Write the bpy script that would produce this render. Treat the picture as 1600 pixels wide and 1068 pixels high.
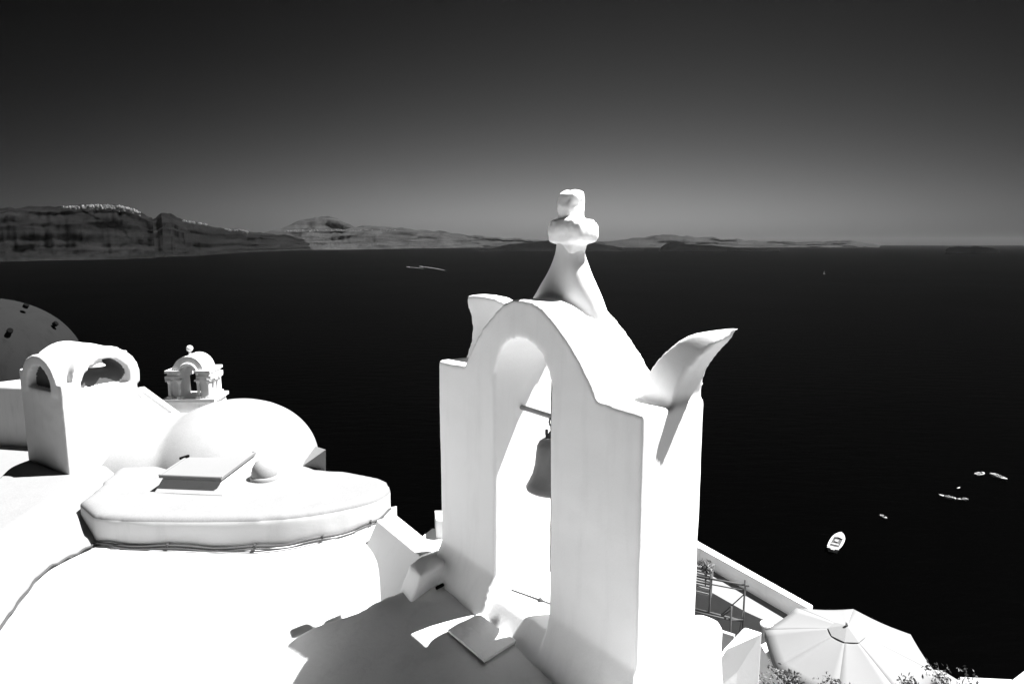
import bpy, bmesh, math, random
import numpy as np
from mathutils import Vector, Matrix, noise as mnoise
R_ = math.radians
random.seed(7)
S = bpy.context.scene
for o in list(bpy.data.objects): bpy.data.objects.remove(o)
C = S.collection
# ------------------------------------------------------------------ camera
# metres; the eye is the origin, x right, y forward, z up; the sea lies 100 m below
SEA = -100.0
PITCH = R_(8.16); FPX = 1067.0
cam = bpy.data.cameras.new('camera'); cam.lens = 24.0; cam.sensor_width = 36.0
cam.clip_start = 0.05; cam.clip_end = 200000
camo = bpy.data.objects.new('camera', cam); C.objects.link(camo)
camo.location = (0, 0, 0); camo.rotation_euler = (R_(90) - PITCH, 0, 0)
S.camera = camo
S.render.resolution_x = 1024; S.render.resolution_y = 683
# ------------------------------------------------------------------ sun, sky, exposure
SUN_AZ = R_(79); SUN_EL = R_(61)              # azimuth clockwise from +y
sdir = Vector((math.sin(SUN_AZ)*math.cos(SUN_EL), math.cos(SUN_AZ)*math.cos(SUN_EL), math.sin(SUN_EL)))
sl = bpy.data.lights.new('sun', 'SUN'); sl.energy = 5.0; sl.angle = R_(0.53); sl.color = (1, 1, 1)
so = bpy.data.objects.new('sun', sl); C.objects.link(so)
so.rotation_euler = sdir.to_track_quat('Z', 'Y').to_euler(); so.location = (20, 0, 40)
W = bpy.data.worlds.new('World'); S.world = W; W.use_nodes = True
nt = W.node_tree; N = nt.nodes; L = nt.links
bg = N['Background']; bg.inputs['Strength'].default_value = 0.1
sky = N.new('ShaderNodeTexSky'); sky.sky_type = 'NISHITA'; sky.sun_disc = False
sky.sun_elevation = SUN_EL; sky.sun_rotation = SUN_AZ; sky.altitude = 100
sky.air_density = 1.0; sky.dust_density = 1.0; sky.ozone_density = 1.0
def wmath(op, a, b=None, clamp=False):
    n = N.new('ShaderNodeMath'); n.operation = op; n.use_clamp = clamp
    for i, v in enumerate((a, b)):
        if v is None: continue
        if isinstance(v, (int, float)): n.inputs[i].default_value = v
        else: L.new(v, n.inputs[i])
    return n.outputs[0]
sep = N.new('ShaderNodeSeparateColor'); L.new(sky.outputs[0], sep.inputs[0])
# black-and-white film behind a red filter: only the red channel of the sky, with the film's contrast
red = wmath('MULTIPLY', sep.outputs[0], SKY_K := 0.30)
con = wmath('POWER', red, SKY_G := 2.5)
# polarised darkening away from the brighter seaward sky
geo = N.new('ShaderNodeTexCoord')
vm = N.new('ShaderNodeVectorMath'); vm.operation = 'DOT_PRODUCT'
L.new(geo.outputs['Generated'], vm.inputs[0]); vm.inputs[1].default_value = (math.sin(R_(2)), math.cos(R_(2)), 0)
lobe = wmath('POWER', wmath('MAXIMUM', vm.outputs['Value'], 0.0), 8.0)
lobe = wmath('ADD', wmath('MULTIPLY', lobe, 0.95), 0.05)
fin = wmath('MULTIPLY', wmath('MULTIPLY', con, lobe), SKY_M := 0.29)
cmb = N.new('ShaderNodeCombineColor')
for i in range(3): L.new(fin, cmb.inputs[i])
L.new(cmb.outputs[0], bg.inputs['Color'])
S.view_settings.view_transform = 'Standard'; S.view_settings.look = 'None'
S.view_settings.exposure = 1.85; S.view_settings.gamma = 1.0; S.view_settings.use_curve_mapping = False
S.render.engine = 'CYCLES'
S.cycles.max_bounces = 10; S.cycles.diffuse_bounces = 7; S.cycles.volume_bounces = 0

# ------------------------------------------------------------------ helpers
cp, sp_ = math.cos(PITCH), math.sin(PITCH)
def ray(px, py):
    a = (px-800)/FPX; b = (py-534)/FPX
    return Vector((a, cp - b*sp_, -sp_ - b*cp))
def onz(px, py, z):
    r = ray(px, py); return r*(z/r.z)
def ony(px, py, y):
    r = ray(px, py); return r*(y/r.y)
def tag(o, label=None, cat=None, group=None, kind=None):
    if label: o['label'] = label
    if cat: o['category'] = cat
    if group: o['group'] = group
    if kind: o['kind'] = kind
    return o
def thing(name, label, cat, loc=(0, 0, 0), rz=0, group=None):
    o = bpy.data.objects.new(name, None); C.objects.link(o)
    o.location = loc; o.rotation_euler = (0, 0, rz); o.empty_display_size = .1
    return tag(o, label, cat, group)
def link(name, me, mat, parent=None, world=False):
    o = bpy.data.objects.new(name, me); C.objects.link(o)
    if mat and not me.materials: me.materials.append(mat)
    if parent:
        o.parent = parent
        if world:                                   # mesh given in world coordinates
            bpy.context.view_layer.update()
            o.matrix_parent_inverse = parent.matrix_world.inverted()
    return o
def mesh(name, bm, smooth=False):
    bmesh.ops.recalc_face_normals(bm, faces=bm.faces)
    me = bpy.data.meshes.new(name); bm.to_mesh(me); bm.free()
    if smooth: me.polygons.foreach_set('use_smooth', [True]*len(me.polygons))
    return me
def obj(name, bm, mat, parent=None, smooth=False, world=False):
    return link(name, mesh(name, bm, smooth), mat, parent, world)
def box(bm, c, s, rz=0, m=None):
    mt = Matrix.Translation(c) @ Matrix.Rotation(rz, 4, 'Z') @ Matrix.Diagonal((s[0], s[1], s[2], 1))
    if m: mt = m @ mt
    return bmesh.ops.create_cube(bm, size=1, matrix=mt)['verts']
def prism(bm, top, zb):
    """closed prism from a loop of top points (any z) straight down to zb"""
    n = len(top); a = [bm.verts.new(p) for p in top]
    b = [bm.verts.new((p[0], p[1], zb)) for p in top]
    bm.faces.new(a); bm.faces.new(b[::-1])
    for i in range(n): bm.faces.new((a[i], b[i], b[(i+1) % n], a[(i+1) % n]))
def extr(bm, prof, f, d0, d1):
    """profile of 2-D points, f(p, d) gives the 3-D point at depth d"""
    n = len(prof); a = [bm.verts.new(f(p, d0)) for p in prof]; b = [bm.verts.new(f(p, d1)) for p in prof]
    bm.faces.new(a); bm.faces.new(b[::-1])
    for i in range(n): bm.faces.new((a[i], b[i], b[(i+1) % n], a[(i+1) % n]))
def tube(bm, pts, r, seg=8, cap=True):
    pts = [Vector(p) for p in pts]; rings = []
    for i, p in enumerate(pts):
        t = (pts[min(i+1, len(pts)-1)] - pts[max(i-1, 0)]).normalized()
        q = t.to_track_quat('Z', 'Y'); rr = r[i] if isinstance(r, (list, tuple)) else r
        rings.append([bm.verts.new(p + q @ Vector((math.cos(2*math.pi*k/seg)*rr, math.sin(2*math.pi*k/seg)*rr, 0))) for k in range(seg)])
    for a, b in zip(rings, rings[1:]):
        for k in range(seg): bm.faces.new((a[k], a[(k+1) % seg], b[(k+1) % seg], b[k]))
    if cap: bm.faces.new(rings[0][::-1]); bm.faces.new(rings[-1])
def lathe(bm, prof, seg=24, m=Matrix()):
    rings = [[bm.verts.new(m @ Vector((r*math.cos(2*math.pi*k/seg), r*math.sin(2*math.pi*k/seg), z))) for k in range(seg)] for r, z in prof]
    for a, b in zip(rings, rings[1:]):
        for k in range(seg): bm.faces.new((a[k], a[(k+1) % seg], b[(k+1) % seg], b[k]))
    bm.faces.new(rings[0][::-1]); bm.faces.new(rings[-1])
def bevel(bm, w, seg=2):
    bmesh.ops.recalc_face_normals(bm, faces=bm.faces)
    bmesh.ops.bevel(bm, geom=[e for e in bm.edges if e.calc_face_angle(0) > .5], offset=w, segments=seg, affect='EDGES', profile=.5)
def plaster(bm, voxel, it=4, amp=.004, sc=2.2):
    """union overlapping solids, soften the corners and make the surface slightly uneven: hand-laid plaster"""
    bmesh.ops.recalc_face_normals(bm, faces=bm.faces)
    me = bpy.data.meshes.new('tmp'); bm.to_mesh(me); bm.free()
    o = bpy.data.objects.new('tmp', me); C.objects.link(o)
    m = o.modifiers.new('r', 'REMESH'); m.mode = 'VOXEL'; m.voxel_size = voxel; m.use_smooth_shade = True
    m = o.modifiers.new('s', 'SMOOTH'); m.factor = .5; m.iterations = it
    dg = bpy.context.evaluated_depsgraph_get()
    out = bpy.data.meshes.new_from_object(o.evaluated_get(dg))
    bpy.data.objects.remove(o); bpy.data.meshes.remove(me)
    if amp:
        nv = len(out.vertices); co = np.empty(nv*3); no = np.empty(nv*3)
        out.vertices.foreach_get('co', co); out.vertices.foreach_get('normal', no)
        co = co.reshape(-1, 3); no = no.reshape(-1, 3)
        d = np.array([mnoise.noise(Vector(c)*sc) + .5*mnoise.noise(Vector(c)*sc*3.1) for c in co])
        co += no*(d*amp)[:, None]; out.vertices.foreach_set('co', co.ravel()); out.update()
    out.polygons.foreach_set('use_smooth', [True]*len(out.polygons))
    return out
def split_parts(me, classify):
    """cut one plaster skin into its parts without a visible seam (the normals are kept)"""
    res = {}
    no = [v.normal.copy() for v in me.vertices]
    for p in me.polygons: res.setdefault(classify(p.center), []).append(p.vertices[:])
    out = {}
    for k, fs in res.items():
        idx = {}; vs = []; nn = []
        for f in fs:
            for i in f:
                if i not in idx: idx[i] = len(vs); vs.append(me.vertices[i].co[:]); nn.append(no[i])
        m = bpy.data.meshes.new('part'); m.from_pydata(vs, [], [[idx[i] for i in f] for f in fs])
        m.polygons.foreach_set('use_smooth', [True]*len(m.polygons)); m.update()
        m.normals_split_custom_set_from_vertices(nn); out[k] = m
    return out
def lerp_list(pts, n):
    """resample a polyline (Catmull-Rom) to n points"""
    P = [Vector(p) for p in pts]; out = []
    for i in range(n):
        t = i/(n-1)*(len(P)-1); k = min(int(t), len(P)-2); f = t-k
        p0, p1, p2, p3 = P[max(k-1, 0)], P[k], P[k+1], P[min(k+2, len(P)-1)]
        out.append(.5*((2*p1) + (p2-p0)*f + (2*p0-5*p1+4*p2-p3)*f*f + (3*p1-p0-3*p2+p3)*f**3))
    return out

# ------------------------------------------------------------------ materials
def material(name, col, rough=.8, var=.06, fine=0.05, scale=1.5, bump=.25, bscale=40, bdist=.004, stain=0, metal=0, spec=.3, fscale=160, crack=0):
    m = bpy.data.materials.new(name); m.use_nodes = True; t = m.node_tree; n = t.nodes; l = t.links
    b = n['Principled BSDF']; b.inputs['Roughness'].default_value = rough; b.inputs['Metallic'].default_value = metal
    b.inputs['Specular IOR Level'].default_value = spec
    g = n.new('ShaderNodeNewGeometry')
    def nz(s, d=4, r=.55, v=None):
        q = n.new('ShaderNodeTexNoise'); q.inputs['Scale'].default_value = s; q.inputs['Detail'].default_value = d
        q.inputs['Roughness'].default_value = r; l.new(v or g.outputs['Position'], q.inputs['Vector']); return q.outputs['Fac']
    def mth(op, a, b_):
        q = n.new('ShaderNodeMath'); q.operation = op
        for i, v in enumerate((a, b_)):
            if isinstance(v, (int, float)): q.inputs[i].default_value = v
            else: l.new(v, q.inputs[i])
        return q.outputs[0]
    v = mth('MULTIPLY_ADD', nz(scale), 2*var*col); v.node.inputs[2].default_value = col*(1-var)
    if fine:
        f = mth('MULTIPLY_ADD', nz(fscale, 2, .7), 2*fine); f.node.inputs[2].default_value = 1-fine
        v = mth('MULTIPLY', v, f)
    if stain:                                              # thin weather streaks and blotches
        mp = n.new('ShaderNodeMapping'); mp.inputs['Scale'].default_value = (3.2, 3.2, .5); l.new(g.outputs['Position'], mp.inputs['Vector'])
        s_ = nz(1.6, 6, .65, mp.outputs[0]); cr = n.new('ShaderNodeMapRange')
        cr.inputs[1].default_value = .53; cr.inputs[2].default_value = .75; cr.inputs[3].default_value = 1; cr.inputs[4].default_value = 1-stain
        l.new(s_, cr.inputs[0]); v = mth('MULTIPLY', v, cr.outputs[0])
    if crack:                                              # sparse hairline cracks and mended seams
        w = n.new('ShaderNodeTexNoise'); w.inputs['Scale'].default_value = 2.2; w.inputs['Detail'].default_value = 5; l.new(g.outputs['Position'], w.inputs['Vector'])
        ad = n.new('ShaderNodeMixRGB'); ad.blend_type = 'LINEAR_LIGHT'; ad.inputs[0].default_value = .35
        l.new(g.outputs['Position'], ad.inputs[1]); l.new(w.outputs['Color'], ad.inputs[2])
        vo = n.new('ShaderNodeTexVoronoi'); vo.feature = 'DISTANCE_TO_EDGE'; vo.inputs['Scale'].default_value = .55; l.new(ad.outputs[0], vo.inputs['Vector'])
        k1 = n.new('ShaderNodeMapRange'); k1.inputs[1].default_value = .001; k1.inputs[2].default_value = .005; k1.inputs[3].default_value = 1; k1.inputs[4].default_value = 0; l.new(vo.outputs[0], k1.inputs[0])
        k2 = n.new('ShaderNodeMapRange'); k2.inputs[1].default_value = .5; k2.inputs[2].default_value = .62; l.new(nz(.9, 3), k2.inputs[0])
        sp = n.new('ShaderNodeMapRange'); sp.inputs[1].default_value = .70; sp.inputs[2].default_value = .76; sp.inputs[3].default_value = 0; sp.inputs[4].default_value = .75; l.new(nz(9, 3, .6), sp.inputs[0])
        kk = mth('MULTIPLY', mth('MULTIPLY', k1.outputs[0], k2.outputs[0]), crack)
        v = mth('MULTIPLY', v, mth('SUBTRACT', 1.0, mth('MAXIMUM', kk, sp.outputs[0])))
    c = n.new('ShaderNodeCombineColor')
    for i in range(3): l.new(v, c.inputs[i])
    l.new(c.outputs[0], b.inputs['Base Color'])
    if bump:
        bp = n.new('ShaderNodeBump'); bp.inputs['Strength'].default_value = bump; bp.inputs['Distance'].default_value = bdist
        l.new(nz(bscale, 6, .65), bp.inputs['Height']); l.new(bp.outputs[0], b.inputs['Normal'])
    return m
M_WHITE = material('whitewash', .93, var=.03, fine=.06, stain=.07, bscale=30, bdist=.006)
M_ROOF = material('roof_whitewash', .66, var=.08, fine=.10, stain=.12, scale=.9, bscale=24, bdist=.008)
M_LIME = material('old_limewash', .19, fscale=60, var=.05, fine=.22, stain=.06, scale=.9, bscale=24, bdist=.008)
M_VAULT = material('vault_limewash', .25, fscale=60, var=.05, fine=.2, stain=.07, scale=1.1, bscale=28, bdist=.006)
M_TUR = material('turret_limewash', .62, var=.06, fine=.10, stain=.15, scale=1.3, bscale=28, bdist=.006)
M_CREAM = material('old_plaster', .74, var=.12, fine=.08, stain=.25, scale=4)
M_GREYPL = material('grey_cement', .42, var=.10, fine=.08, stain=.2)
M_DOME = material('painted_dome', .016, spec=.02, var=.12, fine=.15, stain=.25, rough=.95)
M_COVER = material('skylight_sheet', .19, var=.06, fine=.08, rough=.6)
M_HATCH = material('hatch_sheet', .9, var=.1, fine=.1, stain=.2, rough=.7)
M_PITSHADE = material('pit_shade', .07, var=.3, fine=.15, scale=3)
M_DARK = material('dark_paint_hole_shade', .004, rough=.9, spec=.02)
M_BRONZE = material('bell_bronze', .22, var=.2, fine=.1, rough=.6, metal=.0, scale=8)
M_IRON = material('rusty_iron', .06, var=.3, fine=.2, rough=.7, scale=20)
M_CABLE = material('cable_rubber', .05, rough=.6)
M_CANVAS = material('canvas', .20, var=.05, fine=.05, rough=.9, bump=.4, bscale=180, bdist=.001)
M_WOOD = material('grey_wood', .30, var=.2, fine=.15, scale=12)
M_LEAF = material('leaf', .13, var=.35, fine=.1, scale=6, rough=.6, bump=0)
M_STEM = material('stem', .12, var=.3)
M_ROCK = material('cliff_soil', .12, var=.5, fine=.2, scale=.3, bscale=3, bdist=.2)
M_HULL = material('boat_gelcoat', .42, var=.04, rough=.3, bump=0)
M_BOATIN = material('boat_interior', .05, var=.2, rough=.6, bump=0)
M_SAIL = material('sailcloth', .2, rough=.8, bump=0)

# far rock: horizontal strata and vertical ravines
def far_rock(name, col):
    m = bpy.data.materials.new(name); m.use_nodes = True; t = m.node_tree; n = t.nodes; l = t.links
    b = n['Principled BSDF']; b.inputs['Roughness'].default_value = 1; b.inputs['Specular IOR Level'].default_value = 0
    g = n.new('ShaderNodeNewGeometry')
    mp = n.new('ShaderNodeMapping'); mp.inputs['Scale'].default_value = (.0012, .0012, .03); l.new(g.outputs['Position'], mp.inputs['Vector'])
    a = n.new('ShaderNodeTexNoise'); a.inputs['Scale'].default_value = 1; a.inputs['Detail'].default_value = 7; a.inputs['Roughness'].default_value = .65
    l.new(mp.outputs[0], a.inputs['Vector'])
    mp2 = n.new('ShaderNodeMapping'); mp2.inputs['Scale'].default_value = (.022, .022, .06); l.new(g.outputs['Position'], mp2.inputs['Vector'])
    c = n.new('ShaderNodeTexNoise'); c.inputs['Scale'].default_value = 1; c.inputs['Detail'].default_value = 8; c.inputs['Roughness'].default_value = .7
    l.new(mp2.outputs[0], c.inputs['Vector'])
    mu = n.new('ShaderNodeMath'); mu.operation = 'MULTIPLY'; l.new(a.outputs['Fac'], mu.inputs[0]); l.new(c.outputs['Fac'], mu.inputs[1])
    r = n.new('ShaderNodeValToRGB'); r.color_ramp.elements[0].position = .16; r.color_ramp.elements[1].position = .36
    for e, k in zip(r.color_ramp.elements, (.45, 1.7)): e.color = (col*k, col*k, col*k, 1)
    l.new(mu.outputs[0], r.inputs[0]); l.new(r.outputs[0], b.inputs['Base Color'])
    return m
M_FAR = far_rock('far_cliff_rock', .0065)
M_HAZED = far_rock('far_hazed_rock', .022)  # lighter tone puts the haze over the farther coasts into the colour
M_LAVA = far_rock('far_lava_rock', .004)

# ------------------------------------------------------------------ sea
m = bpy.data.materials.new('sea_water'); m.use_nodes = True; t = m.node_tree; n = t.nodes; l = t.links
b = n['Principled BSDF']; b.inputs['Base Color'].default_value = (.0003, .0003, .0003, 1); b.inputs['Roughness'].default_value = .36
b.inputs['IOR'].default_value = 1.33; b.inputs['Specular IOR Level'].default_value = .008
g = n.new('ShaderNodeNewGeometry')
mp = n.new('ShaderNodeMapping'); mp.inputs['Rotation'].default_value = (0, 0, R_(25)); mp.inputs['Scale'].default_value = (.05, .14, 1)
l.new(g.outputs['Position'], mp.inputs['Vector'])
q = n.new('ShaderNodeTexNoise'); q.inputs['Scale'].default_value = 1; q.inputs['Detail'].default_value = 7; q.inputs['Roughness'].default_value = .62
l.new(mp.outputs[0], q.inputs['Vector'])
q2 = n.new('ShaderNodeTexNoise'); q2.inputs['Scale'].default_value = .004; q2.inputs['Detail'].default_value = 4; l.new(g.outputs['Position'], q2.inputs['Vector'])
mr = n.new('ShaderNodeMapRange'); mr.inputs[1].default_value = .3; mr.inputs[2].default_value = .7; mr.inputs[3].default_value = .3; mr.inputs[4].default_value = 1
l.new(q2.outputs['Fac'], mr.inputs[0])
bp = n.new('ShaderNodeBump'); bp.inputs['Distance'].default_value = 1.0; l.new(mr.outputs[0], bp.inputs['Strength'])
l.new(q.outputs['Fac'], bp.inputs['Height']); l.new(bp.outputs[0], b.inputs['Normal'])
M_SEA = m
bm = bmesh.new(); EX = 60000
vs = [bm.verts.new((x, y, SEA)) for x, y in ((-EX, -3000), (EX, -3000), (EX, EX), (-EX, EX))]; bm.faces.new(vs)
tag(obj('sea', bm, M_SEA), kind='structure')

# ------------------------------------------------------------------ far coasts
def coast(name, rows, mat, depth, prof, nx=260, ns=18, rough=1.0, seed=0):
    """rows: (px, py of the skyline, distance of the foot). A cliff face, a plateau and a back slope."""
    bm = bmesh.new(); grid = []
    px0, px1 = rows[0][0], rows[-1][0]
    X = [r[0] for r in rows]
    for i in range(nx+1):
        px = px0 + (px1-px0)*i/nx
        sky_y = np.interp(px, X, [r[1] for r in rows]); d = np.interp(px, X, [r[2] for r in rows])
        r = ray(px, sky_y); hd = Vector((r.x, r.y, 0)); s = hd.length; hd /= s
        fine = mnoise.fractal(Vector((px*.05, seed, 0)), 1, 2, 5)
        ztop = (d+depth)*r.z/s + fine*.0022*d*rough
        ztop = max(ztop, SEA+3)
        H = ztop - SEA; col = []
        for j in range(ns+1):
            tt = j/ns; f = np.interp(tt, [p[0] for p in prof], [p[1] for p in prof])
            dd = d + depth*tt
            c = Vector((px*.022, tt*1.6, seed)); rav = mnoise.fractal(c, 1, 2, 6)
            rav2 = mnoise.fractal(Vector((px*.16, tt*1.5, seed+5)), 1, 2, 4)
            dd += (rav*.20+rav2*.03+  .13*mnoise.noise(Vector((px*.008, f*9.0, seed+9)))+.12*mnoise.noise(Vector((px*.02, f*23.0, seed+3))))*depth*rough*min(1, tt*4)*min(1, (1-tt)*4)
            z = SEA - 2 + (H+2)*f
            p = hd*dd; col.append(bm.verts.new((p.x, p.y, z)))
        for k, (a, zf) in enumerate(((1.25, .99), (1.9, .8), (3.0, .3), (4.2, 0))):
            p = hd*(d+depth*a); col.append(bm.verts.new((p.x, p.y, SEA-2+(H+2)*zf*(1+.04*mnoise.noise(Vector((px*.02, k, seed)))))))
        grid.append(col)
    for a, b in zip(grid, grid[1:]):
        for j in range(len(a)-1): bm.faces.new((a[j], b[j], b[j+1], a[j+1]))
    o = obj(name, bm, mat, smooth=True); tag(o, kind='structure'); return o
CLIFF = [(0, 0), (.12, .10), (.3, .25), (.42, .42), (.5, .60), (.62, .70), (.72, .86), (.85, .93), (1, 1)]
SLOPE = [(0, 0), (.1, .07), (.3, .26), (.5, .47), (.7, .68), (.85, .85), (1, 1)]
coast('caldera_cliff', [(-260, 330, 4700), (-120, 322, 4800), (0, 326, 4900), (40, 323, 5000), (100, 322, 5100), (150, 319, 5200), (190, 321, 5300), (212, 327, 5400), (230, 338, 5500), (238, 340, 5500)],
      M_FAR, 420, CLIFF, 190, 26, seed=1)
coast('caldera_cliff', [(225, 350, 5900), (243, 340, 6000), (252, 333, 6000), (266, 333, 6100), (275, 338, 6200), (285, 343, 6300), (310, 347, 6500), (330, 354, 7000), (350, 357, 7600), (372, 357, 8300), (385, 361, 9000), (410, 364, 9600), (440, 366, 10400), (470, 372, 11500), (500, 380, 12400), (520, 386, 12800)],
      M_FAR, 700, CLIFF, 230, 22, seed=3)
coast('mountain', [(380, 366, 11500), (415, 362, 12000), (440, 357, 12500), (458, 348, 12800), (475, 343, 13000), (492, 339, 13000), (512, 338, 13200), (528, 341, 13300), (545, 351, 13500), (570, 362, 13800), (620, 372, 14500)],
      M_HAZED, 1500, SLOPE, 120, 12, seed=8)
coast('caldera_cliff', [(390, 371, 10800), (420, 364, 11200), (450, 361, 11600), (480, 358, 12000), (540, 358, 12700), (565, 353, 13200), (590, 352, 13600), (610, 355, 14200), (640, 357, 15500), (670, 360, 16500), (700, 363, 17500), (735, 367, 18500), (760, 370, 19000), (790, 372, 19500), (850, 375, 20000), (900, 378, 20500)],
      M_HAZED, 900, CLIFF, 260, 18, seed=12)
coast('far_ridge', [(850, 379, 21000), (900, 379, 21000), (960, 376, 20000), (1000, 371, 19500), (1020, 368, 19500), (1042, 366.5, 19500), (1072, 369, 19500), (1100, 370, 20000), (1140, 373, 20500), (1180, 376, 21000), (1240, 377.5, 22000), (1290, 377, 22000), (1318, 375, 22000), (1335, 377, 22000), (1352, 380, 22000), (1375, 382, 22000)],
      M_HAZED, 1600, SLOPE, 200, 12, seed=17)
coast('lava_island', [(740, 391, 9800), (770, 387, 9600), (800, 381, 9300), (830, 378, 9200), (850, 376, 9100), (870, 373.5, 9100), (892, 374, 9100), (915, 378, 9200), (945, 382, 9400), (975, 387, 9700), (1005, 391, 9900)],
      M_LAVA, 900, SLOPE, 140, 12, seed=23, rough=.6)
coast('lava_island', [(1030, 391, 9300), (1034, 385, 9200), (1040, 381, 9200), (1046, 379, 9200), (1060, 380, 9200), (1085, 381.5, 9200), (1120, 384, 9200), (1150, 386, 9200), (1190, 389, 9300), (1218, 391, 9400)],
      M_LAVA, 300, CLIFF, 100, 8, seed=29, rough=.5)
coast('lava_island', [(1478, 390, 8300), (1484, 386, 8300), (1500, 385, 8300), (1530, 385, 8300), (1550, 387, 8300), (1562, 390, 8300)],
      M_LAVA, 160, CLIFF, 60, 8, seed=31, rough=.4)

# white villages on the rims: too small and dense to count
M_FARWHITE = material('far_whitewash', .24, var=.2, scale=.02, fine=0, bump=0)
def village(spans, n, seed):
    rnd = random.Random(seed); bm = bmesh.new()
    for k in range(n):
        px, py, d = rnd.choice(spans)(rnd)
        r = ray(px, py); s = math.hypot(r.x, r.y); p = r*(d/s)
        w = rnd.uniform(7, 20); h = rnd.uniform(5, 12)
        box(bm, (p.x, p.y, p.z), (w, rnd.uniform(7, 14), h), rnd.uniform(0, 3.1))
        if rnd.random() < .2: box(bm, (p.x, p.y, p.z+h*.5+2), (w*.4, w*.4, 5), 0)
    o = obj('village', bm, M_FARWHITE); return o
sk = lambda X, Y, px: float(np.interp(px, X, Y))
X1 = [90, 150, 190, 212, 222]; Y1 = [323, 320, 322, 328, 334]
tag(village([lambda r: (lambda px: (px, sk(X1, Y1, px)+abs(r.gauss(0, 2.6)), 5480))(r.choice([r.uniform(97, 222), r.uniform(140, 215)]))], 230, 1), 'bright white village massed along the highest clifftop at the left', 'village', kind='stuff')
X2 = [283, 300, 322]; Y2 = [344, 346, 350]
tag(village([lambda r: (lambda px: (px, sk(X2, Y2, px)+abs(r.gauss(0, 1.4)), 6900))(r.uniform(284, 322))], 60, 2), 'small white hamlet on the clifftop step below the notch', 'village', kind='stuff')
X3 = [335, 350, 375, 388]; Y3 = [356, 357.5, 358, 362]
tag(village([lambda r: (lambda px: (px, sk(X3, Y3, px)+abs(r.gauss(0, 1.8)), 8300))(r.uniform(336, 388))], 110, 3), 'white village spilling down the lower clifftop', 'village', kind='stuff')
X4 = [440, 470, 545]; Y4 = [361, 359, 359]
tag(village([lambda r: (lambda px: (px, sk(X4, Y4, px)+abs(r.gauss(0, .9)), 12300))(r.choice([r.uniform(445, 475), r.uniform(512, 546), r.uniform(480, 620)]))], 70, 4), 'distant thin white village at the foot of the mountain', 'village', kind='stuff')

# ------------------------------------------------------------------ hillside under the houses
bm = bmesh.new(); prof = [(-14, -4.5), (-2, -7), (3, -9), (9, -11.5), (16, -15), (30, -34), (60, -68), (100, -104)]
nx = 60; g = []
for i in range(nx+1):
    x = -70+140*i/nx; c = []
    for j, (y, z) in enumerate(prof):
        q = mnoise.fractal(Vector((x*.06, y*.06, 3)), 1, 2, 4)
        c.append(bm.verts.new((x, y + q*3, z + (q*2.5 if j > 3 else q*.5) - .03*max(0, x)*(z < -10))))
    g.append(c)
for a, b_ in zip(g, g[1:]):
    for j in range(len(a)-1): bm.faces.new((a[j], b_[j], b_[j+1], a[j+1]))
tag(obj('hillside', bm, M_ROCK, smooth=True), kind='structure')

# ------------------------------------------------------------------ foreground roof surfaces
def tps(r2): return np.where(r2 > 0, .5*r2*np.log(r2+1e-12), 0)
class Spline:
    def __init__(self, pts, reg=.01):
        self.A = A = np.array([[c.x, c.y] for c in pts]); zc = np.array([c.z for c in pts])
        K = tps(((A[:, None]-A[None])**2).sum(-1)) + np.eye(len(A))*reg
        Pm = np.c_[np.ones(len(A)), A]; self.s = np.linalg.solve(np.block([[K, Pm], [Pm.T, np.zeros((3, 3))]]), np.r_[zc, 0, 0, 0])
    def __call__(self, x, y):
        return float(tps(((self.A-np.array([x, y]))**2).sum(-1)) @ self.s[:-3] + self.s[-3] + self.s[-2]*x + self.s[-1]*y)
# the flat roof, and the rounded mound at the foot of the tower that stands up from it
flat = Spline([onz(*p) for p in ((0, 985, -3.62), (70, 895, -3.55), (150, 852, -3.5), (300, 858, -3.5), (480, 850, -3.5), (590, 828, -3.44), (620, 858, -3.40), (645, 885, -3.45), (600, 885, -3.56), (440, 990, -3.95), (485, 985, -3.96), (520, 970, -3.95), (560, 957, -3.92), (600, 940, -3.80), (640, 925, -3.66),
    (560, 905, -3.7), (520, 1060, -4.0), (300, 1000, -3.85), (200, 1068, -3.85), (380, 930, -3.74))] +
    [Vector((1.2, 5.0, -4.0)), Vector((.4, 6.6, -3.5)), Vector((-6, 4, -3.75)), Vector((0, 2.5, -4.0)), Vector((-3, 2, -4.0)), Vector((-1.6, 9, -3.46)), Vector((-4, 9.5, -3.5)), Vector((1.2, 3, -4.0)), Vector((-5.2, 9, -3.5))])
mound = Spline([onz(*p) for p in ((690, 915, -3.33), (640, 925, -3.40), (600, 940, -3.45), (560, 957, -3.56), (520, 972, -3.68), (485, 985, -3.80), (745, 935, -3.33), (800, 975, -3.34), (900, 1068, -3.42), (700, 1068, -3.48), (600, 1000, -3.55), (660, 960, -3.40),
    (520, 1050, -3.76), (450, 1010, -3.96), (440, 1050, -4.02), (300, 1060, -4.3))] + [Vector((1.2, 5.0, -3.4)), Vector((.4, 6.6, -3.3)), Vector((1.2, 3, -3.5)), Vector((0, 2.5, -3.6)), Vector((-3, 2, -4.4))])
def roof_z(x, y):
    a = flat(x, y); m_ = mound(x, y)
    yr = float(np.interp(x, [-2.6, -2.0, -1.5, -1.0, -.7, -.35], [6.35, 6.33, 6.22, 6.38, 6.5, 7.6]))
    t_ = min(1, max(0, (y-yr+.02)/.34)); m_ = m_ - (m_ + 4.1)*t_*t_*(3-2*t_) if m_ > -4.1 else m_
    k = .05; h = max(k-abs(a-m_), 0)/k
    return max(a, m_) + h*h*k*.25
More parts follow.
